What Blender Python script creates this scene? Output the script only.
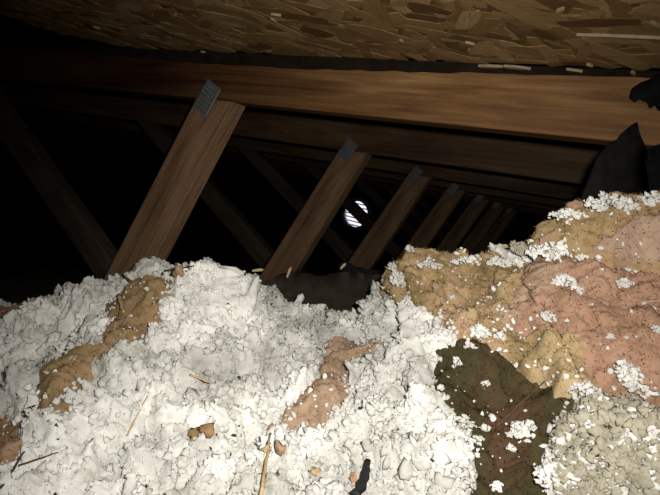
import bpy, bmesh, math, random
import numpy as np
from mathutils import Vector, Matrix

random.seed(7); rng = np.random.default_rng(7)
for o in list(bpy.data.objects): bpy.data.objects.remove(o)
SC = bpy.context.scene; COL = SC.collection

# ------------------------------------------------------------------ camera, light, exposure
F = 500.0; HY = 243.0                       # focal length in pixels, horizon row
TH = math.atan(270 / F); S, C = math.sin(TH), math.cos(TH)
CZ = 0.5                                    # eye height above the attic floor
cam = bpy.data.cameras.new('camera'); cam.sensor_width = 36; cam.lens = 36 * F / 660; cam.clip_start = 0.01
camo = bpy.data.objects.new('camera', cam); COL.objects.link(camo)
camo.location = (0, 0, CZ); camo.rotation_euler = (math.pi / 2 - math.atan(4.5 / F), 0, TH)
SC.camera = camo

w = bpy.data.worlds.new('daylight'); SC.world = w; w.use_nodes = True
bg = w.node_tree.nodes['Background']; bg.inputs[0].default_value = (0.86, 0.84, 1.0, 1); bg.inputs[1].default_value = 1.3

def world_from_cam(a, b, z): return (a * C - b * S, a * S + b * C, z + CZ)   # a right, b forward, z above the eye

fl = bpy.data.lights.new('flash', 'SPOT'); fl.energy = 12.6; fl.spot_size = math.radians(101); fl.spot_blend = 1.0
fl.shadow_soft_size = 0.007; fl.color = (1.0, 0.96, 0.89)
flo = bpy.data.objects.new('flash', fl); COL.objects.link(flo)
flo.location = world_from_cam(0.022, 0.0, 0.020)
tgt = Vector(world_from_cam(0.04, 1.0, -0.11)) - Vector(flo.location)
flo.rotation_euler = tgt.to_track_quat('-Z', 'Y').to_euler()

vs = SC.view_settings; vs.view_transform = 'Standard'; vs.look = 'None'; vs.gamma = 1; vs.exposure = 0.0
vs.use_curve_mapping = False

# ------------------------------------------------------------------ helpers
def tag(o, label=None, cat=None, group=None, kind=None):
    if label: o['label'] = label
    if cat: o['category'] = cat
    if group: o['group'] = group
    if kind: o['kind'] = kind
    return o

def empty(name, loc, label, cat, group=None):
    o = bpy.data.objects.new(name, None); o.empty_display_size = .05; COL.objects.link(o); o.location = loc
    return tag(o, label, cat, group)

def link(name, me, mat, parent=None):
    o = bpy.data.objects.new(name, me)
    if mat and not me.materials: me.materials.append(mat)
    COL.objects.link(o); o.parent = parent
    return o

def mesh_np(name, v, f, smooth=False):
    me = bpy.data.meshes.new(name); v = np.asarray(v, dtype=np.float32); f = np.asarray(f, dtype=np.int32)
    n = f.shape[1]
    me.vertices.add(len(v)); me.vertices.foreach_set('co', v.ravel())
    me.loops.add(f.size); me.loops.foreach_set('vertex_index', f.ravel())
    me.polygons.add(len(f)); me.polygons.foreach_set('loop_start', np.arange(0, f.size, n, dtype=np.int32))
    if smooth: me.polygons.foreach_set('use_smooth', np.ones(len(f), dtype=bool))
    me.update(calc_edges=True); me.validate()
    return me

def mesh_bm(name, bm, smooth=False):
    bmesh.ops.recalc_face_normals(bm, faces=bm.faces)
    me = bpy.data.meshes.new(name); bm.to_mesh(me); bm.free()
    if smooth:
        for p in me.polygons: p.use_smooth = True
    return me

def prism(poly, d0, d1, axes, bevel=0):
    """outline in two axes, extruded along the third from d0 to d1; axes e.g. 'xz' -> along y"""
    bm = bmesh.new(); ax = 'xyz'; i, j = ax.index(axes[0]), ax.index(axes[1]); k = 3 - i - j
    def mk(p, d):
        c = [0, 0, 0]; c[i], c[j], c[k] = p[0], p[1], d; return bm.verts.new(c)
    A = [mk(p, d0) for p in poly]; B = [mk(p, d1) for p in poly]; n = len(poly)
    bm.faces.new(A); bm.faces.new(B[::-1])
    for q in range(n): bm.faces.new((A[q], A[(q + 1) % n], B[(q + 1) % n], B[q]))
    if bevel: bmesh.ops.bevel(bm, geom=list(bm.edges), offset=bevel, segments=1, affect='EDGES')
    return bm

# vectorised noise -----------------------------------------------------------
def _hash(ix, iy, iz, k):
    h = (ix * 374761393 + iy * 668265263 + iz * 2147483647 + k * 1274126177) & 0xFFFFFFFF
    h = ((h ^ (h >> 13)) * 1274126177) & 0xFFFFFFFF
    h = ((h ^ (h >> 16)) * 2246822519) & 0xFFFFFFFF
    return ((h ^ (h >> 15)) & 0xFFFFFF) / float(0x1000000)

def vnoise(p, scale, k=0):
    q = p / scale; i = np.floor(q).astype(np.int64); t = q - i; t = t * t * t * (t * (t * 6 - 15) + 10)
    r = 0
    for dx in (0, 1):
        for dy in (0, 1):
            for dz in (0, 1):
                wgt = (t[:, 0] if dx else 1 - t[:, 0]) * (t[:, 1] if dy else 1 - t[:, 1]) * (t[:, 2] if dz else 1 - t[:, 2])
                r = r + wgt * _hash(i[:, 0] + dx, i[:, 1] + dy, i[:, 2] + dz, k)
    return r * 2 - 1

def fbm(p, scale, octv=3, k=0):
    r = 0; a = 1
    for o in range(octv): r = r + a * vnoise(p, scale, k + o * 17); scale *= .5; a *= .5
    return r

def billow(p, scale, octv=3, k=0):
    """soft puffs parted by sharp creases"""
    r = 0; a = 1; tot = 0
    for o in range(octv): r = r + a * np.sqrt(vnoise(p + o * 1.37, scale, k + o * 13) ** 2 + .012); tot += a; scale *= .48; a *= .55
    return r / tot * 1.6

def worley(p, scale, k=0):
    """rounded lumps: 1 at a cell's middle, falling towards its border"""
    q = p / scale; i = np.floor(q).astype(np.int64); t = q - i
    best = np.full(len(p), 9.0)
    for dx in (-1, 0, 1):
        for dy in (-1, 0, 1):
            for dz in (-1, 0, 1):
                X, Y, Z = i[:, 0] + dx, i[:, 1] + dy, i[:, 2] + dz
                ox = dx + _hash(X, Y, Z, k) - t[:, 0]; oy = dy + _hash(X, Y, Z, k + 1) - t[:, 1]; oz = dz + _hash(X, Y, Z, k + 2) - t[:, 2]
                best = np.minimum(best, ox * ox + oy * oy + oz * oz)
    return 1 - np.minimum(best, 1.0)

# ------------------------------------------------------------------ materials
def new_mat(name, rough=.8, spec=.2):
    m = bpy.data.materials.new(name); m.use_nodes = True; nt = m.node_tree
    b = nt.nodes['Principled BSDF']; b.inputs['Roughness'].default_value = rough; b.inputs['Specular IOR Level'].default_value = spec
    return m, nt, b
def N(nt, typ, **kw):
    n = nt.nodes.new(typ)
    for k, v in kw.items():
        if hasattr(n, k): setattr(n, k, v)
        else: n.inputs[k.replace('_', ' ')].default_value = v
    return n
def ramp(nt, src, stops):
    r = nt.nodes.new('ShaderNodeValToRGB'); e = r.color_ramp.elements
    while len(e) < len(stops): e.new(.5)
    for el, (p, c) in zip(e, stops): el.position = p; el.color = (*c, 1)
    nt.links.new(src, r.inputs[0]); return r.outputs[0]
def mapped(nt, scale, kind='Object'):
    tc = nt.nodes.new('ShaderNodeTexCoord'); mp = nt.nodes.new('ShaderNodeMapping'); mp.inputs['Scale'].default_value = scale
    nt.links.new(tc.outputs[kind], mp.inputs[0]); return mp.outputs[0]
def noise(nt, vec, scale, detail=4, rough=.6, dist=0):
    n = nt.nodes.new('ShaderNodeTexNoise'); n.inputs['Scale'].default_value = scale; n.inputs['Detail'].default_value = detail
    n.inputs['Roughness'].default_value = rough; n.inputs['Distortion'].default_value = dist
    if vec is not None: nt.links.new(vec, n.inputs['Vector'])
    return n.outputs[0]
def mix(nt, a, b, fac, mode='MIX'):
    m = nt.nodes.new('ShaderNodeMix'); m.data_type = 'RGBA'; m.blend_type = mode
    for val, sock in ((a, m.inputs[6]), (b, m.inputs[7])):
        if isinstance(val, tuple): sock.default_value = (*val, 1)
        else: nt.links.new(val, sock)
    if isinstance(fac, float): m.inputs[0].default_value = fac
    else: nt.links.new(fac, m.inputs[0])
    return m.outputs[2]
def bump(nt, b, h, strength=.4, dist=.002):
    n = nt.nodes.new('ShaderNodeBump'); n.inputs['Strength'].default_value = strength; n.inputs['Distance'].default_value = dist
    nt.links.new(h, n.inputs['Height']); nt.links.new(n.outputs[0], b.inputs['Normal'])

def wood(name, dark, mid, light, rough=.65, dark_end=None):
    m, nt, b = new_mat(name, rough, .25)
    v = mapped(nt, (1.1, 14, 14)); g = noise(nt, v, 2.2, 5, .6, 1.2)
    col = ramp(nt, g, [(.28, dark), (.5, mid), (.72, light)])
    v2 = mapped(nt, (2.0, 60, 60)); g2 = noise(nt, v2, 3.0, 3, .6, .4)
    col = mix(nt, col, ramp(nt, g2, [(.35, (.45, .36, .3)), (.6, (1, 1, 1))]), .55, 'MULTIPLY')
    v3 = mapped(nt, (1.6, 5, 5)); g3 = noise(nt, v3, 1.7, 3, .5)
    col = mix(nt, col, ramp(nt, g3, [(.38, (.5, .42, .36)), (.55, (1, 1, 1))]), .75, 'MULTIPLY')
    if dark_end:                                              # board gets darker towards one end
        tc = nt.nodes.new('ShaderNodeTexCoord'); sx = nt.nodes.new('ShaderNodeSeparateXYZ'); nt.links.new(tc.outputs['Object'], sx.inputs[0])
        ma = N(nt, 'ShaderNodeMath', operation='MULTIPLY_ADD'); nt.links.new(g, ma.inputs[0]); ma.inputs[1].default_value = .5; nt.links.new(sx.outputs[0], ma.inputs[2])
        mr = nt.nodes.new('ShaderNodeMapRange'); mr.inputs[1].default_value = dark_end[0]; mr.inputs[2].default_value = dark_end[1]; nt.links.new(ma.outputs[0], mr.inputs[0])
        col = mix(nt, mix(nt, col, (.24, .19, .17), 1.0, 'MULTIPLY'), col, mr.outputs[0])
    nt.links.new(col, b.inputs['Base Color']); bump(nt, b, g2, .25, .001)
    return m

WOOD_CHORD = wood('orange_pine', (.17, .075, .028), (.33, .175, .066), (.45, .265, .11), dark_end=(-.45, .35))
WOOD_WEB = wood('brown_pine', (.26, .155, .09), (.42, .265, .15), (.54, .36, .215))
WOOD_FAR = wood('far_dimmed_pine', (.085, .050, .028), (.145, .085, .046), (.20, .125, .068))  # farther chords: flash falloff with distance is put into this darker wood colour
WOOD_DIM = wood('dimmed_pine', (.052, .041, .029), (.083, .063, .044), (.115, .088, .062))  # ridge webs: fading of the flash is painted in as darker wood

def osb_mat(name, strand):
    m, nt, b = new_mat(name, .6, .3)
    v = mapped(nt, (1, 1, 1))
    if strand:
        oi = nt.nodes.new('ShaderNodeObjectInfo'); at = nt.nodes.new('ShaderNodeAttribute'); at.attribute_name = 'tone'
        ad = N(nt, 'ShaderNodeMath', operation='ADD'); nt.links.new(oi.outputs['Random'], ad.inputs[0]); nt.links.new(at.outputs['Fac'], ad.inputs[1])
        fr = N(nt, 'ShaderNodeMath', operation='FRACT'); nt.links.new(ad.outputs[0], fr.inputs[0])
        col = ramp(nt, fr.outputs[0], [(0, (.17, .095, .04)), (.10, (.29, .175, .07)), (.4, (.41, .26, .108)), (.75, (.48, .315, .14)), (1, (.60, .43, .22))])
        gv = mapped(nt, (30, 260, 60)); g = noise(nt, gv, 1.0, 3, .6)
        col = mix(nt, col, ramp(nt, g, [(.3, (.6, .52, .42)), (.65, (1, 1, 1))]), .7, 'MULTIPLY')
    else:
        g = noise(nt, v, 60, 5, .65, .8); col = ramp(nt, g, [(.3, (.10, .055, .02)), (.7, (.30, .19, .08))])
    nt.links.new(col, b.inputs['Base Color']); bump(nt, b, g, .3, .001)
    return m
OSB = osb_mat('osb_core', False); STRAND = osb_mat('osb_strand', True)

def plain(name, c1, c2, scale, rough=.85, spec=.15, metal=0, bs=.3, bd=.001):
    m, nt, b = new_mat(name, rough, spec); v = mapped(nt, (1, 1, 1)); g = noise(nt, v, scale, 5, .65, .3)
    nt.links.new(ramp(nt, g, [(.3, c1), (.7, c2)]), b.inputs['Base Color']); b.inputs['Metallic'].default_value = metal
    bump(nt, b, g, bs, bd); return m
DARKSTRAND = plain('dark_strand', (.13, .065, .025), (.19, .10, .042), 40, .6, .2)
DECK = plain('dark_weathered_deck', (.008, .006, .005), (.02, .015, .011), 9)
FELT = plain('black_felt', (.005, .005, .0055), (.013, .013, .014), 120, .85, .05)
FELT_GREY = plain('grey_felt', (.009, .009, .009), (.019, .0185, .018), 90, .85, .04)
FELT_BROWN = plain('brown_felt', (.022, .017, .013), (.046, .035, .027), 60, .9)
FELT_STRIP = plain('brown_black_felt', (.014, .010, .0075), (.032, .023, .017), 40, .95, .02)
STEEL = plain('galvanised_steel', (.20, .22, .24), (.34, .36, .38), 70, .5, .5, .35)
TOOTH = plain('punched_slot', (.05, .05, .05), (.1, .1, .1), 50)
PALE = plain('pale_splinter', (.34, .25, .13), (.52, .41, .26), 150, .7)
STRAW = plain('straw', (.36, .25, .11), (.55, .42, .22), 200, .7)
TWIG = plain('dark_twig', (.05, .03, .018), (.13, .08, .045), 200, .8)
ROD = plain('black_rod', (.012, .012, .013), (.03, .03, .032), 80, .6)
SPECK = plain('dark_crumb', (.02, .017, .013), (.07, .055, .04), 300)
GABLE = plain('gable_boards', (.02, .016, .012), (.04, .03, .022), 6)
FLOOR = plain('gypsum_back', (.25, .24, .22), (.35, .33, .3), 8)
VENT = plain('vent_metal', (.30, .30, .33), (.45, .45, .48), 20, .5, .4)

def fluff_mat(name, lo, hi, grime):
    m, nt, b = new_mat(name, .95, .0); v = mapped(nt, (1, 1, 1))
    b.inputs['Diffuse Roughness'].default_value = .22
    g = noise(nt, v, 9, 5, .65, .3); col = ramp(nt, g, [(.34, lo), (.60, hi)])
    g1 = noise(nt, v, 75, 5, .7, .5); col = mix(nt, col, ramp(nt, g1, [(.30, (.60, .57, .51)), (.52, (1, 1, 1))]), .75, 'MULTIPLY')
    g2 = noise(nt, v, 360, 2, .6); col = mix(nt, col, grime, ramp(nt, g2, [(.70, (0, 0, 0)), (.78, (1, 1, 1))]))
    nt.links.new(col, b.inputs['Base Color'])
    g3 = noise(nt, v, 520, 3, .7); bump(nt, b, g3, .3, .0012)
    return m
FLUFF = fluff_mat('white_loose_fill', (.34, .335, .305), (.80, .795, .76), (.18, .15, .105))
FLUFF_GREY = fluff_mat('grey_white_loose_fill', (.22, .20, .145), (.42, .39, .305), (.14, .105, .07))

def batt_mat(name, cols, scale=14):
    m, nt, b = new_mat(name, .95, .0); v = mapped(nt, (1, 1, 1)); b.inputs['Diffuse Roughness'].default_value = .15
    g = noise(nt, v, scale, 4, .6, .6); st = [(.30 + .4 * i / (len(cols) - 1), c) for i, c in enumerate(cols)]
    col = ramp(nt, g, st)
    g1 = noise(nt, v, 120, 5, .7, 1.0); col = mix(nt, col, ramp(nt, g1, [(.32, (.62, .56, .47)), (.55, (1, 1, 1))]), .75, 'MULTIPLY')
    nt.links.new(col, b.inputs['Base Color']); bump(nt, b, g1, .35, .002)
    return m
B_TAN = batt_mat('tan_batt', [(.20, .145, .07), (.30, .21, .11), (.38, .25, .15)])
B_ORANGE = batt_mat('orange_tan_batt', [(.27, .17, .09), (.39, .24, .14), (.45, .31, .21)])
B_PINK = batt_mat('pink_batt', [(.31, .225, .14), (.37, .225, .15), (.42, .26, .185), (.44, .31, .22)], 9)
B_CRUST = batt_mat('crusty_tan_batt', [(.20, .145, .065), (.32, .23, .12), (.42, .305, .175), (.46, .295, .21)], 22)
B_TOP = batt_mat('tan_yellow_batt', [(.29, .215, .115), (.40, .285, .15), (.46, .30, .18)], 13)
B_BROWN = batt_mat('brown_pink_batt', [(.30, .215, .145), (.40, .28, .195), (.46, .335, .25)])
B_OLIVE = batt_mat('olive_shade_batt', [(.042, .038, .018), (.060, .051, .025), (.115, .060, .038)], 8)  # shade of the hollow is painted into this dark olive colour
B_YELLOW = batt_mat('yellow_batt', [(.34, .25, .13), (.45, .34, .19), (.48, .37, .24)], 16)

# ------------------------------------------------------------------ the roof: slope falls to the right (x), ridge far left
SL = 0.215; ANG = math.atan(SL); ZT = 0.225 + CZ          # deck underside height at x = 0
D0 = 0.736; DS = 0.61; NT = 7; YG = 5.02                  # first truss, spacing, how many, gable wall
XR, XE = -3.4, 1.9                                        # ridge, eave
def zt(x): return ZT - SL * x

dk = 0.022
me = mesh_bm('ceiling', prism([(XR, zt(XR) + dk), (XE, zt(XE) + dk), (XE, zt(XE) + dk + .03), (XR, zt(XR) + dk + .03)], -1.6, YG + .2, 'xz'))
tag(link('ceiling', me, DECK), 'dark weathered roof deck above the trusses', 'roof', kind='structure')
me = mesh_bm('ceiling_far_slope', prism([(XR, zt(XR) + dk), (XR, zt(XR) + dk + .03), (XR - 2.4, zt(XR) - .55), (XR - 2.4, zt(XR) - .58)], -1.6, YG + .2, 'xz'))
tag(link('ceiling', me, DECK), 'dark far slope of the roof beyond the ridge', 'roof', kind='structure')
me = mesh_bm('floor', prism([(XR - 2.4, -1.6), (XE, -1.6), (XE, YG + .2), (XR - 2.4, YG + .2)], -.02, 0, 'xy'))
tag(link('floor', me, FLOOR), 'attic floor under the insulation', 'floor', kind='structure')
for nm, x0, x1, h, lab in (('wall_left', XR - 2.4, XR - 2.38, zt(XR) - .55, 'dark low wall at the far left eave'), ('wall_right', XE - .02, XE, zt(XE) + dk, 'dark low wall at the right eave')):
    tag(link(nm, mesh_bm(nm, prism([(x0, 0), (x1, 0), (x1, h), (x0, h)], -1.6, YG + .2, 'xz')), GABLE), lab, 'wall', kind='structure')
hz = zt(XR) + .1
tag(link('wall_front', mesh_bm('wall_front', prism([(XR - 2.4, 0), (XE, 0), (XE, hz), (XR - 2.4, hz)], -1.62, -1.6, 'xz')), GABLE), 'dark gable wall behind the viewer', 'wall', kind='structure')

def on_plane(x, y, D):                                    # where the sight line of a photo point meets the plane y = D
    u = x - 330; p = D * (u * C - F * S) / (F * C + u * S); return p, (HY - y) / F * (D * C - p * S) + CZ

# gable wall with a round hole
vx, vz = on_plane(356, 214, YG); VR = .156
bm = bmesh.new(); n = 64; x0, x1, z0, z1 = XR - 2.4, XE, 0, hz
rings = []
for yy in (YG, YG + .05):
    inner, outer = [], []
    for k in range(n):
        a = 2 * math.pi * k / n; ca, sa = math.cos(a), math.sin(a)
        inner.append(bm.verts.new((vx + VR * ca, yy, vz + VR * sa)))
        tx = ((x1 - vx) / ca if ca > 0 else (x0 - vx) / ca) if abs(ca) > 1e-6 else 1e9
        tz = ((z1 - vz) / sa if sa > 0 else (z0 - vz) / sa) if abs(sa) > 1e-6 else 1e9
        t = min(tx, tz); outer.append(bm.verts.new((vx + t * ca, yy, vz + t * sa)))
    rings.append((inner, outer))
for k in range(n):
    j = (k + 1) % n
    for inn, out in rings: bm.faces.new((inn[k], inn[j], out[j], out[k]))
    bm.faces.new((rings[0][0][k], rings[1][0][k], rings[1][0][j], rings[0][0][j]))
# fill the corners the fan leaves out
for cx in (x0, x1):
    for cz in (z0, z1):
        ang = math.atan2(cz - vz, cx - vx) % (2 * math.pi); k = int(ang / (2 * math.pi) * n); j = (k + 1) % n
        for i, yy in enumerate((YG, YG + .05)):
            c = bm.verts.new((cx, yy, cz))
            try: bm.faces.new((rings[i][1][k], c, rings[i][1][j]))
            except ValueError: pass
tag(link('wall_back', mesh_bm('wall_back', bm), GABLE), 'dark far gable wall pierced by a round vent', 'wall', kind='structure')

v = empty('gable_vent', (vx, YG, vz - VR), 'round louvred gable vent letting in white daylight at the far end', 'vent')
bm = bmesh.new()
prof = [(VR - .012, -.012), (VR + .02, -.012), (VR + .02, .0), (VR - .001, .0), (VR - .001, .05), (VR - .012, .05)]
vr = [[bm.verts.new((r * math.cos(2 * math.pi * k / 48), y, VR + r * math.sin(2 * math.pi * k / 48))) for r, y in prof] for k in range(48)]
for k in range(48):
    for q in range(len(prof)): bm.faces.new((vr[k][q], vr[(k + 1) % 48][q], vr[(k + 1) % 48][(q + 1) % len(prof)], vr[k][(q + 1) % len(prof)]))
link('frame', mesh_bm('frame', bm, True), VENT, v)
for k in range(8):
    hh = -VR + .022 + k * .0405; half = math.sqrt(max(VR * VR - hh * hh, .0005)) - .011
    bm = prism([(.002, hh), (.040, hh + .010), (.040, hh + .013), (.002, hh + .003)], -half, half, 'yz')
    o = link('louvre_slat', mesh_bm('louvre_slat', bm), VENT, v); o.location = (0, 0, VR); o.rotation_euler = (0, math.radians(14), 0)

# ------------------------------------------------------------------ trusses
def board(name, poly, y0, y1, mat, parent, origin, angle):
    """poly in the truss plane (x, z); the object's own x axis runs along the grain"""
    M = Matrix.Translation(origin) @ Matrix.Rotation(angle, 4, 'Y'); Mi = M.inverted()
    bm = prism(poly, y0, y1, 'xz', .0015); bmesh.ops.transform(bm, matrix=Mi, verts=bm.verts)
    o = link(name, mesh_bm(name, bm), mat, parent); o.matrix_local = M; return o

Lx = [(-0.690, .769), (-0.601, .759)]                    # web head on the underside of the chord
wd = Vector((-.25, 0, -.317)).normalized()               # outer web runs down towards the ridge side
ORD = ['nearest roof truss with orange pine chord and wide brown web', 'second roof truss behind the nearest, brown web with steel plate', 'third roof truss, its web just right of the lit vent', 'fourth roof truss receding, dim web right of the third', 'fifth roof truss receding, very dim web', 'sixth roof truss, nearly lost in the dark', 'last roof truss before the vent wall, lost in the dark']
PW = .0915
slots = None
for i in range(NT):
    y0 = D0 + DS * i; y1 = y0 + .038
    T = empty('roof_truss', (0, y0, 0), ORD[i], 'truss', 'roof trusses in a row')
    J = lambda: random.uniform(-.004, .004)
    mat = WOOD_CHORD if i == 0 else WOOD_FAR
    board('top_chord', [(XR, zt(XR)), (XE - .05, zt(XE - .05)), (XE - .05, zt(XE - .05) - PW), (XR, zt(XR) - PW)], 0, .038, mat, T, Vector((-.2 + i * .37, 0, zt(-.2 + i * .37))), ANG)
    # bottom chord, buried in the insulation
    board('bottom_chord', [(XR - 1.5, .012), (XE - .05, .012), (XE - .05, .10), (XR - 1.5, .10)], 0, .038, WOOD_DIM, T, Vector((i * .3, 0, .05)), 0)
    def zb(x): return zt(x) - PW
    dx = J()
    a = [(-0.692 + dx, zb(-.692 + dx) + .0005), (-0.600 + dx, zb(-.6 + dx) + .0005)]
    kL = (a[0][1] - .10) / .317 * .24; kR = (a[1][1] - .10) / .317 * .225
    board('web', [a[0], a[1], (a[1][0] - kR, .10), (a[0][0] - kL, .10)], 0, .038, WOOD_WEB, T, Vector((a[0][0], 0, a[0][1])), math.atan2(.317, -.25) )
    # web to the ridge
    r0 = (-1.02, .46); sl = (-.255, .240); L = 1.7
    p0 = (-1.055 - (-.36) * .0, .457)
    e = Vector((-.255, 0, .239)).normalized(); nrm = Vector((e.z, 0, -e.x))
    base0 = Vector((-.98, 0, .452)); hw = .031
    q = []
    for sg in (-1, 1):
        o_ = base0 + nrm * hw * sg
        det = e.x * .317 - e.z * .25; rx, rz_ = a[0][0] - o_.x, a[0][1] - o_.z; t0 = (rx * .317 - rz_ * .25) / det + .0005   # butts against the outer web
        t1 = (zb(0) - SL * o_.x - o_.z) / (e.z + SL * e.x); q.append((o_ + e * t0, o_ + e * t1))
    q = [q[0][0], q[1][0], q[1][1], q[0][1]]
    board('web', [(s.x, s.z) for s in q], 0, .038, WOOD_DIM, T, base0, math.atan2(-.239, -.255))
    # nail plate where web meets chord
    u = Vector((.25, 0, .317)).normalized(); pn = Vector((u.z, 0, -u.x))
    pc = Vector((-.655 + dx, 0, zb(-.655) - .002)) - pn * .010
    hl, hwid = .030, .020
    Mp = Matrix.Translation(pc) @ Matrix.Rotation(math.atan2(u.z, -u.x) + math.pi, 4, 'Y')
    bm = prism([(-hl, -hwid), (hl, -hwid), (hl, hwid), (-hl, hwid)], -.0035, -.0004, 'xz', .0004)
    pl = link('nail_plate', mesh_bm('nail_plate', bm), STEEL, T); pl.matrix_local = Mp
    if i < 3:
        bm = bmesh.new()
        for r in range(7):
            for c in range(6):
                x = -hl + .004 + r * .0087; z = -hwid + .005 + c * .0064
                m4 = Matrix.Translation((x, -.0036, z)) @ Matrix.Diagonal((.006, .0008, .0022, 1))
                bmesh.ops.create_cube(bm, size=1, matrix=m4)
        tag(link('plate_teeth', mesh_bm('plate_teeth', bm), TOOTH, pl), kind='stuff')

# ------------------------------------------------------------------ OSB sheet in front of the first truss
def on_deck(x, y):
    u = x - 330; k = (u * C - F * S) / (F * C + u * S); dd = C - k * S
    Y = (ZT - CZ) / ((HY - y) / F * dd + SL * k); return k * Y, Y
cut = [on_deck(x, y) for x, y in [(-40, -10), (0, 12), (28, 22), (60, 33), (95, 41), (130, 46), (170, 50)]]
edge = []
pts = [(x, min(y, .728)) for x, y in cut] + [(-.6, .728), (-.45, .7265), (-.3, .728), (-.15, .7265), (0, .729), (.3, .729), (1.2, .729)]
for (xa, ya), (xb, yb) in zip(pts, pts[1:]):
    m = max(2, int(math.hypot(xb - xa, yb - ya) / .018))
    for k in range(m):
        t = k / m; edge.append((xa + (xb - xa) * t, ya + (yb - ya) * t - abs(random.gauss(0, .0025))))
edge.append(pts[-1])
cosA = math.cos(ANG)
poly = [(x / cosA, y) for x, y in edge] + [(1.2 / cosA, -1.2), (pts[0][0] / cosA - .12, -1.2), (pts[0][0] / cosA - .12, .35)]
bm = bmesh.new(); A = [bm.verts.new((x, y, 0)) for x, y in poly]; f = bm.faces.new(A)
r = bmesh.ops.extrude_face_region(bm, geom=[f]); bmesh.ops.translate(bm, vec=(0, 0, .0195), verts=[g for g in r['geom'] if isinstance(g, bmesh.types.BMVert)])
bmesh.ops.triangulate(bm, faces=[f for f in bm.faces if len(f.verts) > 4])
osb = link('osb_panel', mesh_bm('osb_panel', bm), OSB); osb.location = (0, 0, ZT); osb.rotation_euler = (0, ANG, 0)
tag(osb, 'brown strand-board roof sheet with ragged edge above the nearest beam', 'roof panel', kind='structure')

def inside(x, y, P):
    c = False; j = len(P) - 1
    for i in range(len(P)):
        if (P[i][1] > y) != (P[j][1] > y) and x < (P[j][0] - P[i][0]) * (y - P[i][1]) / (P[j][1] - P[i][1]) + P[i][0]: c = not c
        j = i
    return c
def strand_shape(L, W):
    h = []
    for t in np.linspace(-1, 1, 5): h.append((t * L / 2, W / 2 * (1 - .35 * abs(t) ** 3) * random.uniform(.7, 1.1)))
    h += [(t * L / 2, -W / 2 * (1 - .35 * abs(t) ** 3) * random.uniform(.7, 1.1)) for t in np.linspace(1, -1, 5)]
    sk = random.uniform(-.5, .5); return [(x + y * sk, y) for x, y in h]
protos = []
for k in range(12):
    mp = mesh_bm('strand', prism(strand_shape(random.uniform(.045, .095), random.uniform(.014, .038)), -.0005, .0004, 'xy')); mp.materials.append(STRAND); protos.append(mp)
spots = []
while len(spots) < 2600:
    x, y = random.uniform(-1.15, .45), random.uniform(.02, .725)
    if inside(x, y, poly) and inside(x, y + .004, poly): spots.append((x, y))
def vis(s):                                               # distance along the sight line, for picking the largest in view
    wx, wy, wz = s[0] * cosA, s[1], ZT - CZ - s[0] * math.sin(ANG)
    a, b = wx * C + wy * S, -wx * S + wy * C
    px, py = 330 + a / b * F, HY - wz / b * F
    return b > .05 and -20 < px < 680 and -15 < py < 80
near = [s for s in spots if vis(s)]; random.shuffle(near); singles = set(near[:294])
jv, jf, jt = [], [], []
for s in spots:
    pm = random.choice(protos); rz = random.gauss(math.radians(55), math.radians(55)); tilt = random.uniform(-.010, .010); lift = -random.uniform(0, .0010)
    M = Matrix.Translation((s[0], s[1], lift)) @ Matrix.Rotation(rz, 4, 'Z') @ Matrix.Rotation(tilt, 4, 'X')
    if s in singles:
        o = bpy.data.objects.new('strand', pm); COL.objects.link(o); o.parent = osb; o.matrix_local = M
    else:
        b0 = len(jv); tn = random.random()
        for vv in pm.vertices: jv.append(M @ vv.co); jt.append(tn)
        for p in pm.polygons: jf.append([b0 + q for q in p.vertices])
me = bpy.data.meshes.new('strand_layer'); me.from_pydata(jv, [], jf); at = me.attributes.new('tone', 'FLOAT', 'POINT'); at.data.foreach_set('value', jt)
tag(link('strand_layer', me, STRAND, osb), kind='stuff')

for px_, py_, L_, W_, an_ in ((318, 32, .042, .040, .9), (597, 22, .075, .022, -.1), (430, 8, .05, .018, .6), (545, 34, .04, .016, 1.0)):
    x, y = on_deck(px_, py_); o = link('strand', mesh_bm('strand', prism(strand_shape(L_, W_), -.0008, .0004, 'xy')), DARKSTRAND, osb); o.location = (x / cosA, y, -.0012); o.rotation_euler = (0, 0, an_)
# splinters torn loose from the sheet (children) and the long pale one
def splinter(x, y, L, W, ang, drop, name='splinter', T=.0016, bend=0):
    pg = [(-L / 2, -W * .3), (-L * .1, -W / 2), (L / 2, -W * .1), (L * .46, W * .25), (L * .1, W / 2), (-L * .42, W * .35)]
    o = link(name, mesh_bm(name, prism(pg, -T, T, 'xy')), PALE, osb)
    o.location = (x / cosA, y, -.001 - drop); o.rotation_euler = (random.uniform(-.15, .15), bend, ang); return o
ax, ay = on_deck(577, 33); bx_, by_ = on_deck(668, 36)
splinter((ax + bx_) / 2, (ay + by_) / 2, math.hypot(bx_ - ax, by_ - ay) * 1.04, .0065, math.atan2(by_ - ay, bx_ - ax), .002, 'pale_strip')
for px, py, L, W, an in [(98, 26, .012, .006, .9), (176, 13, .014, .005, -.6), (277, 12, .014, .005, .3), (274, 17, .014, .004, 1.5), (402, 38, .009, .004, 1.3), (206, 51, .010, .004, .2),
                         (495, 70, .035, .008, -.1), (520, 72, .035, .012, .15), (575, 69, .02, .006, .3), (634, 70, .012, .004, 1.2), (470, 40, .012, .004, .5), (590, 60, .010, .004, .7), (560, 6, .012, .005, -.9), (655, 20, .016, .004, 1.0)]:
    x, y = on_deck(px, min(py, 68)); splinter(x, min(y, .724), L, W, an, .004 if py < 60 else .006)

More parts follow.
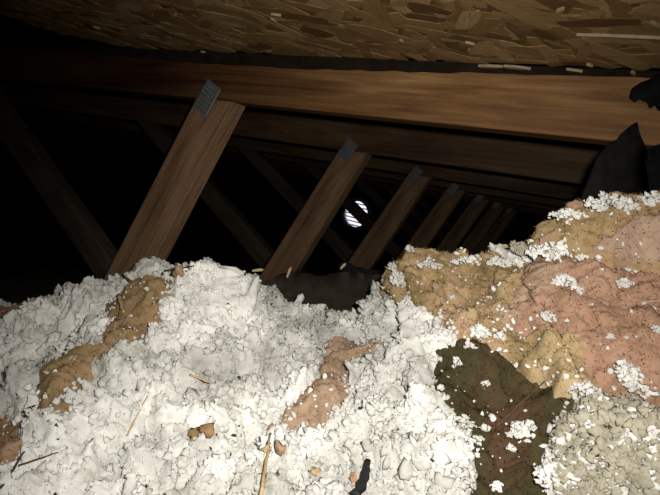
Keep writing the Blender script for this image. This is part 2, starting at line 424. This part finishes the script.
# narrow felt strip trapped between the sheet and the top of the nearest beam
bm = bmesh.new(); rows = []
for k in range(90):
    x = -1.35 + k * .021; hang = .009 + .015 * min(1, max(0, (-x + .05) / .5)) + random.uniform(-.0012, .0012)
    if x < -.75: hang *= max(.35, 1 - (-.75 - x) * 1.2)
    yy = D0 - .0030 - .001 * math.sin(k * .7)
    rows.append([(x, yy, zt(x) - .001), (x, yy - .0004, zt(x) - hang * .5), (x, yy, zt(x) - hang)])
vv = [[bm.verts.new(p) for p in r] for r in rows]
for a, b in zip(vv, vv[1:]):
    for q in range(2): bm.faces.new((a[q], b[q], b[q + 1], a[q + 1]))
me = mesh_bm('felt_strip', bm); o = link('felt_strip', me, FELT_STRIP); md = o.modifiers.new('thick', 'SOLIDIFY'); md.thickness = .0012; md.offset = 0
tag(o, 'narrow dark felt strip along the top edge of the nearest beam', 'felt')

def cam_pt(x, y, b): return Vector(world_from_cam((x - 330) / F * b, b, (HY - y) / F * b))
def sheet(name, outline, depth, mat, label, cat, thick=.0018, crumple=.004, sub=5):
    """torn sheet: outline corners at their own distances, cut into small triangles and crumpled"""
    bm = bmesh.new(); d = depth if callable(depth) else (lambda x, y: depth)
    O = []
    for (x0, y0), (x1, y1) in zip(outline, outline[1:] + outline[:1]):
        m = max(1, int(math.hypot(x1 - x0, y1 - y0) / 5))
        for k in range(m):
            t = k / m; j = 0 if k == 0 else 1.0
            O.append((x0 + (x1 - x0) * t + random.uniform(-j, j), y0 + (y1 - y0) * t + random.uniform(-j, j)))
    vs_ = [bm.verts.new(cam_pt(x, y, d(x, y))) for x, y in O]; f = bm.faces.new(vs_)
    bmesh.ops.triangulate(bm, faces=[f])
    bmesh.ops.subdivide_edges(bm, edges=[e for e in bm.edges if e.calc_length() > .012], cuts=2, use_grid_fill=True)
    bmesh.ops.triangulate(bm, faces=bm.faces)
    co = np.array([v.co[:] for v in bm.verts]); dn = fbm(co, .03, 3, 5) * crumple; fw = Vector((-S, C, 0))
    for v, q in zip(bm.verts, dn): v.co += fw * float(q)
    o = link(name, mesh_bm(name, bm, True), mat); md = o.modifiers.new('thick', 'SOLIDIFY'); md.thickness = thick; md.offset = 0
    return tag(o, label, cat)
sheet('torn_felt', [(628, 98), (631, 89), (640, 83), (652, 78), (664, 72), (700, 70), (700, 125), (676, 118), (664, 112), (657, 111), (654, 106), (649, 109), (645, 103), (638, 100), (633, 103)], lambda x, y: .724 * (C - S * ((x - 330) * C - F * S) / (F * C + (x - 330) * S)), FELT, 'torn black felt scrap with ragged edge hanging over the beam at the right', 'felt', crumple=.003)
sheet('felt_flap', [(633, 126), (637, 122), (640, 130), (643, 142), (645, 160), (652, 185), (655, 215), (600, 222), (579, 212), (583, 192), (590, 170), (594, 160), (603, 150), (606, 145), (618, 139), (622, 133)], lambda x, y: .575 + (x - 620) * .0003, FELT_GREY, 'dark grey pointed felt flap standing up behind the insulation', 'felt', crumple=.004)
sheet('felt_flap', [(646, 150), (700, 128), (700, 225), (640, 225), (642, 180)], .595, FELT, 'black felt sheet at the right edge behind the grey pointed flap', 'felt', crumple=.006)
sheet('fallen_board', [(266, 284), (276, 276), (296, 273), (322, 277), (345, 272), (372, 276), (392, 272), (398, 284), (390, 325), (300, 330), (268, 312)], lambda x, y: .76 - (y - 275) * .0012, FELT_BROWN, 'dark brown torn sheet lying in the dip of the white insulation', 'sheet', thick=.006, crumple=.008)
sheet('felt_scrap', [(338, 264), (346, 261), (360, 268), (388, 273), (384, 282), (345, 276)], .80, FELT, 'small black felt scrap on top of the dark brown sheet', 'felt', thick=.003, crumple=.006)

# ------------------------------------------------------------------ the heap of insulation (camera-aligned axes a, b, turned into the room)
cx = np.array([-700, -300, -60, 0, 30, 60, 100, 130, 160, 200, 240, 265, 285, 320, 370, 385, 400, 430, 470, 510, 528, 545, 570, 600, 640, 680, 760, 1000.])
cy = np.array([300, 312, 312, 312, 308, 300, 290, 279, 274, 278, 283, 302, 317, 322, 316, 300, 284, 273, 266, 260, 247, 236, 229, 221, 215, 212, 212, 218.])
cb = np.interp(cx, [-700, 0, 150, 250, 330, 400, 480, 530, 600, 1000], [.80, .72, .71, .66, .62, .58, .54, .50, .49, .50])
ca = (cx - 330) / F * cb; cz = (HY - cy) / F * cb
B0, Z0 = .27, -.188
def crest(a): return np.interp(a, ca, cb), np.interp(a, ca, cz)
def base(a, t):
    b_c, z_c = crest(a); tt = np.clip(t, 0, 1)
    b = B0 + (b_c - B0) * t
    z = Z0 + (z_c - Z0) * (.62 * tt + .38 * np.sin(tt * math.pi / 2))
    back = np.clip((t - 1) / .55, 0, 1); z = z - (z_c + .32) * back * back * (3 - 2 * back)
    nearf = np.clip(-t / 1.2, 0, 1); z = z - .05 * nearf
    return b, z
def pix_to_at(x, y):
    b = np.linspace(B0 * .7, .72, 3000); a = (x - 330) / F * b; b_c, _ = crest(a); t = (b - B0) / (b_c - B0); _, z = base(a, t)
    g = z - (HY - y) / F * b; i = np.where((g[:-1] < 0) & (g[1:] >= 0) & (t[:-1] < 1.05))[0]
    k = i[0] if len(i) else int(np.argmin(np.abs(g) + 10 * (t > 1)))
    return a[k], t[k]
SCL = .36                                                  # one unit of t is about this long
def sdf(a, t, poly):
    px, py = a, t * SCL; d = np.full(a.shape, 9.0); ins = np.zeros(a.shape, bool); n = len(poly)
    for i in range(n):
        x0, y0 = poly[i][0], poly[i][1] * SCL; x1, y1 = poly[(i + 1) % n][0], poly[(i + 1) % n][1] * SCL
        ex, ey = x1 - x0, y1 - y0; h = np.clip(((px - x0) * ex + (py - y0) * ey) / (ex * ex + ey * ey + 1e-12), 0, 1)
        d = np.minimum(d, np.hypot(px - x0 - ex * h, py - y0 - ey * h))
        c = (y0 > py) != (y1 > py); ins ^= c & (px < (x1 - x0) * (py - y0) / (y1 - y0 + 1e-12) + x0)
    return np.where(ins, d, -d)
BATTS = [ # name, label, material, outline in photo points, rise, lump, extra height
 ('batt_patch', 'tan fibreglass patch showing through the white fill at the left', B_TAN, [(135, 304), (168, 300), (171, 330), (161, 356), (150, 374), (122, 377), (96, 388), (88, 412), (62, 442), (47, 432), (38, 405), (58, 388), (98, 372), (114, 352), (112, 322)], .018, .6),
 ('batt_patch', 'small pinkish tan fibreglass lump at the left edge on the crest', B_ORANGE, [(-30, 300), (14, 299), (28, 300), (33, 316), (22, 330), (-30, 334)], .018, .6),
 ('batt_patch', 'orange brown fibreglass patch at the lower left edge', B_ORANGE, [(-40, 421), (16, 420), (25, 440), (22, 466), (8, 492), (-40, 500)], .018, .6),
 ('batt_patch', 'brown pink fibreglass patch in the middle of the white fill', B_BROWN, [(322, 347), (352, 344), (392, 352), (384, 364), (352, 373), (349, 400), (346, 421), (326, 431), (300, 430), (284, 421), (300, 404), (317, 390), (325, 372)], .018, .5),
 ('batt_slab', 'sunken fibreglass at the lower right, hollow shade painted olive brown', B_OLIVE, [(428, 376), (440, 356), (480, 350), (520, 358), (545, 384), (600, 396), (604, 404), (566, 412), (554, 430), (548, 460), (560, 500), (560, 540), (474, 540), (474, 495), (470, 460), (462, 422), (438, 402)], .012, .5),
 ('batt_slab', 'wide pink fibreglass slab at the right below the top slab', B_PINK, [(514, 262), (528, 255), (548, 260), (612, 272), (720, 292), (760, 380), (700, 398), (640, 402), (600, 398), (572, 392), (546, 370), (520, 352), (505, 320)], .022, 1.1),
 ('batt_slab', 'crusty tan fibreglass slab left of the pink slab', B_CRUST, [(392, 292), (400, 278), (430, 263), (470, 259), (500, 262), (528, 270), (545, 300), (548, 340), (542, 366), (512, 362), (478, 358), (448, 344), (426, 316), (404, 304)], .022, 1.5),
 ('batt_slab', 'tan fibreglass slab on top of the heap at the upper right', B_TOP, [(530, 246), (534, 230), (556, 218), (600, 210), (720, 204), (780, 290), (720, 292), (660, 285), (612, 271), (578, 262), (548, 258)], .030, 1.5),
 ('batt_lump', 'pink fibreglass lump at the left end of the top slab', B_PINK, [(546, 238), (556, 226), (580, 222), (597, 232), (592, 250), (574, 258), (552, 254)], .052, .9),
 ('batt_slab', 'brown pink fibreglass fold at the lower right of the top slab', B_BROWN, [(600, 262), (622, 248), (650, 256), (720, 280), (720, 296), (660, 288), (622, 276)], .052, .9),
 ('batt_lump', 'yellow tan fibreglass lump at the lower edge of the pink slab', B_YELLOW, [(518, 338), (545, 334), (578, 350), (590, 374), (584, 396), (560, 398), (540, 376)], .030, 1.1),
]
polys = [[pix_to_at(x, min(y, 560)) for x, y in bt[3]] for bt in BATTS]
# points of the crest outline that lie above it fall on the crest itself
hollow = [pix_to_at(x, y) for x, y in [(440, 372), (520, 372), (548, 420), (540, 540), (478, 540), (470, 440)]]

def frame(a, t):
    e = 1e-3
    def P(a, t):
        b, z = base(a, t); return np.stack([a, b, z], -1)
    p = P(a, t); da = P(a + e, t) - P(a - e, t); dt = P(a, t + e) - P(a, t - e); n = np.cross(da, dt); n /= np.linalg.norm(n, axis=-1, keepdims=True) + 1e-12
    return p, n
def broad(p, a, t):                                       # broad lumps shared by everything that lies on the heap
    r = .015 * fbm(p, .10, 2, 3)
    hsd = sdf(a, t, hollow); r = r - .028 * np.clip((hsd + .02) / .04, 0, 1)
    for x, y, amp, rad in ((222, 326, .050, .065), (120, 320, .010, .05), (400, 450, .016, .05), (300, 320, .014, .03), (90, 440, .010, .06), (610, 450, .014, .05), (200, 440, .008, .05)):
        qa, qt = BL[(x, y)]; r = r + amp * np.exp(-((a - qa) ** 2 + ((t - qt) * SCL) ** 2) / rad ** 2)
    return r
BL = {k: pix_to_at(*k) for k in ((222, 326), (120, 320), (400, 450), (300, 320), (90, 440), (610, 450), (200, 440))}
def to_world(p): return np.stack([p[:, 0] * C - p[:, 1] * S, p[:, 0] * S + p[:, 1] * C, p[:, 2] + CZ], -1)
def grid_faces(nr, nc):
    i = np.arange((nr - 1) * (nc - 1)); r, c = i // (nc - 1), i % (nc - 1); k = r * nc + c
    return np.stack([k, k + 1, k + nc + 1, k + nc], -1)

av = np.concatenate([np.linspace(-1.3, -.58, 90, endpoint=False), np.linspace(-.58, .50, 760, endpoint=False), np.linspace(.50, 1.2, 80)])
tv = np.concatenate([np.linspace(-1.6, -.12, 60, endpoint=False), np.linspace(-.12, 1.12, 400, endpoint=False), np.linspace(1.12, 1.9, 60)])
A2, T2 = np.meshgrid(av, tv); a, t = A2.ravel(), T2.ravel()
p, n = frame(a, t)
mask = np.zeros(len(a))
for q in polys: mask = np.maximum(mask, np.clip((sdf(a, t, q) + .002) / .012, 0, 1))
wob = np.stack([vnoise(p, .014, 40), vnoise(p, .014, 41), vnoise(p, .014, 42)], -1) * .005
pw = p + wob
gran = np.clip((a - t * 0.0 + .10) / .12, 0, 1)             # the fill is crumbly towards the right, cottony towards the left
d = .030 * worley(pw + wob * 2, .058, 14) + .019 * worley(pw + wob, .027, 25) + 0.0070 * worley(pw + wob, .0125, 27) + (.0042 + .0010 * gran) * worley(pw + wob * 1.2, .0066, 31) + .0050 * fbm(p, .012, 4, 50) + .0010 * vnoise(p, .0022, 51)
d = d + .008 * np.clip(fbm(p, .035, 2, 55), -.5, 1)
rag = np.clip(vnoise(p, .016, 60) * 1.3, -1, 1) * .003
d = d - .033 + rag
h = broad(p, a, t) + d * (1 - .8 * mask) - .016 * mask
side = np.stack([vnoise(p, .010, 70), vnoise(p, .010, 71), vnoise(p, .010, 72)], -1) * .0030 + np.stack([vnoise(p, .004, 73), vnoise(p, .004, 74), vnoise(p, .004, 75)], -1) * .0016
P3 = p + n * h[:, None] + side
LP, LN, LM = P3, n, mask
fill = link('loose_fill_insulation', mesh_np('loose_fill', to_world(P3), grid_faces(len(tv), len(av)), True), FLUFF)
tag(fill, 'fluffy white loose-fill insulation heaped across the foreground', 'insulation', kind='stuff')

# batts
BATT_SURF = []; BATT_RIM = []; BATT_OBJ = []
for bi, ((nm, lab, mat, outl, rise, lump), q) in enumerate(zip(BATTS, polys)):
    qa = np.array(q); m = .02
    na = int((min(qa[:, 0].max(), .75) - qa[:, 0].min() + 2 * m) / .0016); nt_ = int(((qa[:, 1].max() - qa[:, 1].min()) * SCL + 2 * m) / .0015)
    aa = np.linspace(qa[:, 0].min() - m, min(qa[:, 0].max(), .75) + m, na); tt = np.linspace(qa[:, 1].min() - m / SCL, qa[:, 1].max() + m / SCL, nt_)
    A2, T2 = np.meshgrid(aa, tt); a, t = A2.ravel(), T2.ravel(); p, n = frame(a, t)
    s = sdf(a, t, q) + .003 + .0070 * fbm(p, .028, 4, 90 + bi)
    top = rise * np.sqrt(np.clip(s / .022, 0, 1)) + np.minimum(s, 0) * 1.6
    tex = lump * (.009 * fbm(p, .060, 3, 100 + bi) + .006 * (billow(p + np.stack([vnoise(p, .02, 7)] * 3, -1) * .008, .030, 4, 110 + bi) - .4) + .0020 * (worley(p, .009, 130 + bi) - .5)) + .0012 * vnoise(p, .004, 120 + bi) + .0008 * vnoise(p, .0022, 121 + bi)
    crease = np.exp(-(vnoise(p * np.array([1, 1, 1.6]), .06, 140 + bi) / .07) ** 2) * .003 * lump
    h = broad(p, a, t) + top + tex - crease
    P3 = p + n * h[:, None] + np.stack([vnoise(p, .012, 150), vnoise(p, .012, 151), vnoise(p, .012, 152)], -1) * .004
    ok = (s > -.014); F4 = grid_faces(nt_, na); keep = ok[F4].all(1); F4 = F4[keep]
    used = np.unique(F4); idx = -np.ones(len(a), int); idx[used] = np.arange(len(used)); F4 = idx[F4]
    V = P3[used]; nb = len(V); thick = .020 + rise * .3
    Vb = V - n[used] * thick
    e = np.concatenate([F4[:, [0, 1]], F4[:, [1, 2]], F4[:, [2, 3]], F4[:, [3, 0]]]); key = np.sort(e, 1); k1 = key[:, 0].astype(np.int64) * nb + key[:, 1]
    _, inv, cnt = np.unique(k1, return_inverse=True, return_counts=True); rim = e[cnt[inv] == 1]
    Fs = np.stack([rim[:, 1], rim[:, 0], rim[:, 0] + nb, rim[:, 1] + nb], -1)
    me = mesh_np(nm, to_world(np.concatenate([V, Vb])), np.concatenate([F4, F4[:, ::-1] + nb, Fs]), True)
    o = link(nm, me, mat); tag(o, lab, 'insulation', 'fibreglass pieces in the heap'); BATT_OBJ.append(o)
    sel = s[used] > -.003; BATT_SURF.append((V[sel], n[used][sel])); sel = np.abs(s[used] - .002) < .005; BATT_RIM.append((V[sel], n[used][sel]))

# ------------------------------------------------------------------ crumbs, clumps, bits
def ico(sub):
    bm = bmesh.new(); bmesh.ops.create_icosphere(bm, subdivisions=sub, radius=1); v = np.array([x.co[:] for x in bm.verts]); f = np.array([[q.index for q in x.verts] for x in bm.faces]); bm.free(); return v, f
IV, IF = ico(2); IVs, IFs = ico(1)
def lump_shape(v, k, amp=.45):
    q = v + k * 7.3; d = .62 + .9 * np.abs(vnoise(q, .8, k)) + .55 * vnoise(q, .45, k + 5) + .3 * vnoise(q, .25, k + 9)
    return v * np.maximum(d, .2)[:, None]
SH2 = [lump_shape(IV, k) for k in range(14)]; SH1 = [lump_shape(IVs, k) for k in range(14)]
def rot_rand():
    q = rng.normal(size=4); q /= np.linalg.norm(q); w_, x, y, z = q
    return np.array([[1 - 2 * (y * y + z * z), 2 * (x * y - z * w_), 2 * (x * z + y * w_)], [2 * (x * y + z * w_), 1 - 2 * (x * x + z * z), 2 * (y * z - x * w_)], [2 * (x * z - y * w_), 2 * (y * z + x * w_), 1 - 2 * (x * x + y * y)]])
def scatter(centers, sizes, shapes, faces, flat=.6):
    V, Fc = [], []; nv = len(shapes[0])
    for k, (c, s) in enumerate(zip(centers, sizes)):
        R = rot_rand(); sc = s * np.array([1, rng.uniform(flat, 1), rng.uniform(flat * .7, .9)])
        V.append((shapes[k % len(shapes)] * sc) @ R.T + c); Fc.append(faces + k * nv)
    return np.concatenate(V), np.concatenate(Fc)

px = 330 + LP[:, 0] / np.maximum(LP[:, 1], .05) * F; py = HY - LP[:, 2] / np.maximum(LP[:, 1], .05) * F
vis_ = (px > -60) & (px < 720) & (py < 540) & (LP[:, 1] > .2) & (np.arange(len(px)) // len(av) < 475)
cand = np.where(vis_ & (LM < .3))[0]
wt = .6 + np.clip((LP[cand, 0] + .06) / .1, 0, .7); ci = rng.choice(cand, 13000, p=wt / wt.sum()); sz = rng.gamma(3.0, .0006, 13000) + .0006
V, Fc = scatter(LP[ci] + LN[ci] * (sz * .15)[:, None], sz, SH1, IFs)
tag(link('crumbs', mesh_np('crumbs', to_world(V), Fc, False), FLUFF, fill), kind='stuff')
# fine fibres and flakes standing off the surface
def fuzz(P_, N_, count, L0, L1, W0, W1, up=(.1, .9)):
    i = rng.choice(len(P_), count); c, nn = P_[i], N_[i]
    dr = nn * rng.uniform(*up, (count, 1)) + rng.normal(size=(count, 3)) * .6; dr /= np.linalg.norm(dr, axis=1, keepdims=True)
    L = rng.uniform(L0, L1, (count, 1)); wv = np.cross(dr, rng.normal(size=(count, 3))); wv *= rng.uniform(W0, W1, (count, 1)) / (np.linalg.norm(wv, axis=1, keepdims=True) + 1e-9)
    th = np.cross(wv, dr) * .4; V = np.stack([c - wv, c + wv, c + dr * L * .6 + wv * .5 + th, c + dr * L], 1).reshape(-1, 3)
    b4 = np.arange(count)[:, None] * 4; Fc = np.concatenate([b4 + np.array(q) for q in ((0, 1, 2), (0, 2, 3), (0, 3, 1), (1, 3, 2))])
    return V, Fc
V, Fc = fuzz(LP[cand], LN[cand], 45000, .0010, .0040, .00018, .00055, (.0, .45))
tag(link('fibres', mesh_np('fibres', to_world(V), Fc), FLUFF, fill), kind='stuff')
for bi, (V, nn) in enumerate(BATT_SURF):
    m_ = [5000, 1200, 2000, 4000, 6000, 16000, 16000, 14000, 3000, 4000, 2000][bi]
    V, Fc = fuzz(V, nn, m_ // 2, .0015, .0045, .00015, .0005, (.0, .25)); tag(link('fibres', mesh_np('fibres', to_world(V), Fc), BATTS[bi][2], BATT_OBJ[bi]), kind='stuff')
# crumbs strewn over the fibreglass
C_, S_ = [], []
for bi, (V, nn) in enumerate(BATT_SURF):
    if len(V) == 0: continue
    m = [90, 20, 30, 110, 60, 90, 220, 120, 8, 20, 12][bi]; ii = rng.choice(len(V), m); s = rng.gamma(1.6, .0006, m) + .0004; C_.append(V[ii] + nn[ii] * (s * .4)[:, None]); S_.append(s)
    V, nn = BATT_RIM[bi]; m = [160, 40, 50, 150, 170, 140, 160, 140, 8, 20, 20][bi]; ii = rng.choice(len(V), m); s = np.minimum(rng.gamma(2.2, .0008, m) + .0007, .0030); C_.append(V[ii] + nn[ii] * (s * .5)[:, None]); S_.append(s)
V, Fc = scatter(np.concatenate(C_), np.concatenate(S_), SH1, IFs)
tag(link('loose_crumbs', mesh_np('loose_crumbs', to_world(V), Fc), FLUFF), 'tiny white crumbs strewn over the fibreglass pieces', 'insulation', kind='stuff')
# dark specks
ci = rng.choice(cand, 230); s = rng.gamma(2, .00045, 230) + .0004
V, Fc = scatter(LP[ci] + LN[ci] * .0012, s, SH1, IFs, .4)
tag(link('dark_specks', mesh_np('dark_specks', to_world(V), Fc), SPECK), 'tiny dark dirt specks on the white insulation', 'debris', kind='stuff')

ALLP = np.concatenate([LP[vis_]] + [b[0] for b in BATT_SURF if len(b[0])]); ALLN = np.concatenate([LN[vis_]] + [b[1] for b in BATT_SURF if len(b[0])])
APX = 330 + ALLP[:, 0] / ALLP[:, 1] * F; APY = HY - ALLP[:, 2] / ALLP[:, 1] * F
def surf(x, y):
    d2 = (APX - x) ** 2 + (APY - y) ** 2; k = np.where(d2 < max(9, d2.min() * 1.5))[0]; k = k[np.argmin(ALLP[k, 1])]; return ALLP[k], ALLN[k]
def clump(x, y, wpx, hpx, label, mat=FLUFF, count=26, size=1.0):
    c, nn = surf(x, y); b = c[1]; up = np.cross(nn, [1, 0, 0]); up /= np.linalg.norm(up) + 1e-9
    if up[2] < 0: up = -up
    ra, ru = wpx / F * b / 2, hpx / F * b / 2; cs, ss = [], []
    for k in range(count):
        r, an = math.sqrt(rng.random()), rng.random() * 6.283; s = size * rng.uniform(.10, .26) * min(ra, ru) * (1.25 - .6 * r) + .0006
        cs.append(c + np.array([1, 0, 0]) * ra * r * math.cos(an) + up * ru * r * math.sin(an) + nn * ((1 - r * r) * min(ra, ru) * rng.uniform(.3, 1.3) + .001)); ss.append(s)
    V, Fc = scatter(cs, ss, SH2, IF)
    pw_ = V; V = V + np.stack([vnoise(V, .003, 1), vnoise(V, .003, 2), vnoise(V, .003, 3)], -1) * .0010
    o = link('insulation_clump', mesh_np('insulation_clump', to_world(V), Fc, True), mat)
    tag(o, label, 'insulation', 'white clumps on the fibreglass')
for args in [
    (500, 262, 26, 13, 'bright white clump at the left end above the pink slab'),
    (552, 254, 60, 24, 'long white clump between the pink slab and the top slab'),
    (524, 248, 26, 20, 'grey white clump on the crest left of the top slab'),
    (608, 206, 62, 26, 'white clump on the crest of the top slab'),
    (650, 201, 30, 18, 'white clump on the crest at the right edge'),
    (565, 216, 44, 14, 'thin grey white clump along the left crest of the top slab'),
    (566, 281, 28, 16, 'white clump in the middle of the top edge of the pink slab'),
    (580, 289, 12, 12, 'small white clump hanging below the top edge of the pink slab'),
    (548, 318, 14, 20, 'upright white clump in the middle of the pink slab'),
    (481, 333, 22, 16, 'white clump on the crusty tan slab'),
    (468, 348, 12, 10, 'small white clump below the crusty tan slab'),
    (455, 362, 10, 12, 'small white clump at the upper edge of the olive hollow'),
    (497, 338, 12, 9, 'small white clump right of the larger clump on the crusty tan slab'),
    (588, 392, 34, 22, 'white clump at the lower edge of the pink slab beside the yellow lump'),
    (628, 378, 26, 32, 'white clump at the lower edge of the pink slab near the right side'),
    (644, 392, 14, 14, 'small white clump low at the right side below the pink slab'),
    (524, 432, 34, 24, 'white clump in the middle of the olive hollow'),
    (513, 448, 9, 8, 'tiny white clump just below the clump in the olive hollow'),
    (486, 384, 12, 6, 'small white clump at the top of the olive hollow'),
    (487, 428, 9, 8, 'tiny white clump at the left side of the olive hollow'),
    (484, 440, 7, 6, 'tiniest white clump low at the left side of the olive hollow'),
    (552, 478, 34, 26, 'white clump at the bottom of the olive hollow beside the grey pile'),
    (498, 488, 14, 10, 'small white clump at the bottom of the olive hollow near the frame edge'),
    (466, 432, 22, 60, 'tall white clump overhanging the left wall of the olive hollow'),
    (462, 478, 26, 30, 'white clump at the foot of the left wall of the olive hollow'),
    (472, 262, 44, 12, 'thin white clump along the crest of the crusty tan slab'),
    (428, 266, 26, 10, 'small white clump on the left crest of the crusty tan slab'),
    (398, 282, 18, 26, 'white clump covering the left tip of the crusty tan slab'),
    (392, 268, 12, 12, 'small white clump on the crest beside the fallen dark sheet'),
    (655, 330, 10, 8, 'tiny white clump on the pink slab at the right edge'),
    (612, 335, 10, 6, 'tiny white clump low on the pink slab'),
    (622, 283, 18, 10, 'white clump at the right part of the top edge of the pink slab')]:
    grey = 'grey white clump on' in args[4]
    clump(*args, mat=FLUFF_GREY if grey else FLUFF, count=30 if args[2] < 15 else 80)
# larger flaky crumbs of the pile at the lower right
pile = np.where(vis_ & (px > 556) & (py > 402) & (LM < .5))[0]
ci = rng.choice(pile, 2400); s = np.minimum(rng.gamma(3.0, .0008, 2400) + .0009, .0042)
V, Fc = scatter(LP[ci] + LN[ci] * (s * .4)[:, None], s, SH2, IF, .3)
tag(link('flaky_crumbs', mesh_np('flaky_crumbs', to_world(V), Fc, True), FLUFF_GREY), 'grey white flaky insulation pile at the lower right corner', 'insulation', kind='stuff')

# small coloured scraps
def scrap(x, y, r, label, mat):
    c, nn = surf(x, y); s = r / F * c[1]; V = lump_shape(IV, int(x)) * np.array([1, .8, .55]) * s; V = V @ rot_rand().T + c + nn * s * .25
    tag(link('batt_scrap', mesh_np('batt_scrap', to_world(V), IF, True), mat), label, 'insulation', 'small fibreglass scraps')
for x, y, r, lab, mat in [(205, 430, 9, 'orange tan scrap on the white fill left of centre', B_ORANGE), (194, 435, 8, 'tan scrap touching the orange scrap on the white fill', B_TAN), (271, 432, 7, 'tan scrap at the top of the straw near the bottom', B_ORANGE),
        (281, 452, 10, 'brown scrap beside the straw near the bottom', B_BROWN), (268, 452, 6, 'yellow scrap beside the brown scrap by the straw', B_YELLOW), (314, 474, 6, 'pale yellow scrap near the bottom on bright fill', B_YELLOW), (355, 482, 8, 'pink tan scrap by the black rod', B_ORANGE),
        (180, 272, 9, 'brown curled scrap on the left crest', B_TAN), (475, 315, 8, 'yellow scrap on the crusty tan slab', B_YELLOW), (434, 288, 8, 'pale scrap at the left end of the crusty tan slab', B_BROWN)]:
    scrap(x, y, r, lab, mat)

# straws, twigs, rod
def stick(name, x0, y0, x1, y1, r, mat, label, cat, lift=.004, bend=.0):
    (A_, n0), (B_, n1) = surf(x0, y0), surf(x1, y1); A_ = A_ + n0 * lift; B_ = B_ + n1 * lift
    fr = np.cross(B_ - A_, n0); fr /= np.linalg.norm(fr) + 1e-9; g = np.cross(fr, B_ - A_); g /= np.linalg.norm(g) + 1e-9
    V, Fc = [], []; m = 8
    for k in range(m + 1):
        t_ = k / m; c = A_ + (B_ - A_) * t_ + g * bend * math.sin(math.pi * t_) + rng.normal(size=3) * r * .15; rr = r * (1 - .45 * t_)
        for q in range(6): V.append(c + fr * rr * math.cos(q * math.pi / 3) + g * rr * .7 * math.sin(q * math.pi / 3))
    for k in range(m):
        for q in range(6): Fc.append([k * 6 + q, k * 6 + (q + 1) % 6, k * 6 + 6 + (q + 1) % 6, k * 6 + 6 + q])
    V += [A_, B_]; i0 = (m + 1) * 6
    for q in range(0, 6): Fc.append([i0, (q + 1) % 6, q, q]) ; Fc.append([i0 + 1, m * 6 + q, m * 6 + (q + 1) % 6, m * 6 + (q + 1) % 6])
    bm = bmesh.new(); vv = [bm.verts.new(v_) for v_ in to_world(np.array(V))]
    for f_ in Fc:
        f_ = list(dict.fromkeys(f_)); bm.faces.new([vv[q] for q in f_])
    tag(link(name, mesh_bm(name, bm, True), mat), label, cat)
for a_ in [('straw', 121, 276, 146, 291, .0016, STRAW, 'brown straw lying on the left crest', 'straw'), ('straw', 117, 299, 123, 314, .0024, STRAW, 'short flat tan straw on the white fill at the left', 'straw'),
           ('straw', 261, 500, 271, 436, .0013, STRAW, 'tan straw standing upright near the bottom edge', 'straw'), ('straw', 190, 381, 210, 384, .0012, STRAW, 'short pale straw on the white fill left of centre', 'straw'),
           ('straw', 384, 268, 400, 274, .0012, STRAW, 'pale straw sticking out by the dark fallen sheet', 'straw'), ('twig', 497, 428, 543, 384, .0010, TWIG, 'thin brown twig lying across the olive hollow', 'twig'),
           ('twig', 3, 494, 24, 456, .0012, TWIG, 'dark twig at the lower left corner', 'twig'), ('straw', 127, 440, 146, 402, .0009, STRAW, 'thin tan straw in the white fill below the tan patch', 'straw'),
           ('straw', 166, 273, 196, 269, .0016, TWIG, 'curved brown strip on the left crest', 'straw'), ('straw', 20, 470, 60, 455, .0008, TWIG, 'hair-thin twig above the lower left corner', 'twig'),
           ('rod', 358, 500, 368, 468, .0042, ROD, 'black rod poking out of the white fill at the bottom', 'rod')]:
    stick(*a_)
# pale splinters on the torn sheets
for x, y, L, an, b, lab in [(289, 272, .018, 1.2, .735, 'pale upright splinter behind the dark fallen sheet'), (258, 270, .016, .1, .66, 'pale flat splinter left of the dark fallen sheet'), (343, 266, .012, .8, .74, 'pale small chip on the black scrap'), (500, 246, .026, .0, .545, 'tan flat splinter on the crest left of the top slab')]:
    pg = [(-L / 2, -.0015), (L * .3, -.002), (L / 2, 0), (L * .2, .002), (-L * .45, .0012)]
    o = link('wood_splinter', mesh_bm('wood_splinter', prism(pg, -.001, .001, 'xz')), PALE); o.location = cam_pt(x, y, b); o.rotation_euler = (0, -an, TH); tag(o, lab, 'splinter', 'pale wood splinters')

# thin insulation over the rest of the attic floor, beyond the heap
ax_ = np.linspace(XR - 2.3, XE - .05, 150); ay_ = np.linspace(-1.5, YG - .02, 170); A2, Y2 = np.meshgrid(ax_, ay_)
pp = np.stack([A2.ravel(), Y2.ravel(), np.zeros(A2.size)], -1); pp[:, 2] = .135 + .03 * fbm(pp, .25, 3, 9) + .02 * worley(pp, .09, 3)
o = link('loose_fill_insulation', mesh_np('floor_fill', pp, grid_faces(len(ay_), len(ax_)), True), FLUFF_GREY)
tag(o, 'thin grey loose-fill insulation over the dark attic floor behind the heap', 'insulation', kind='stuff')
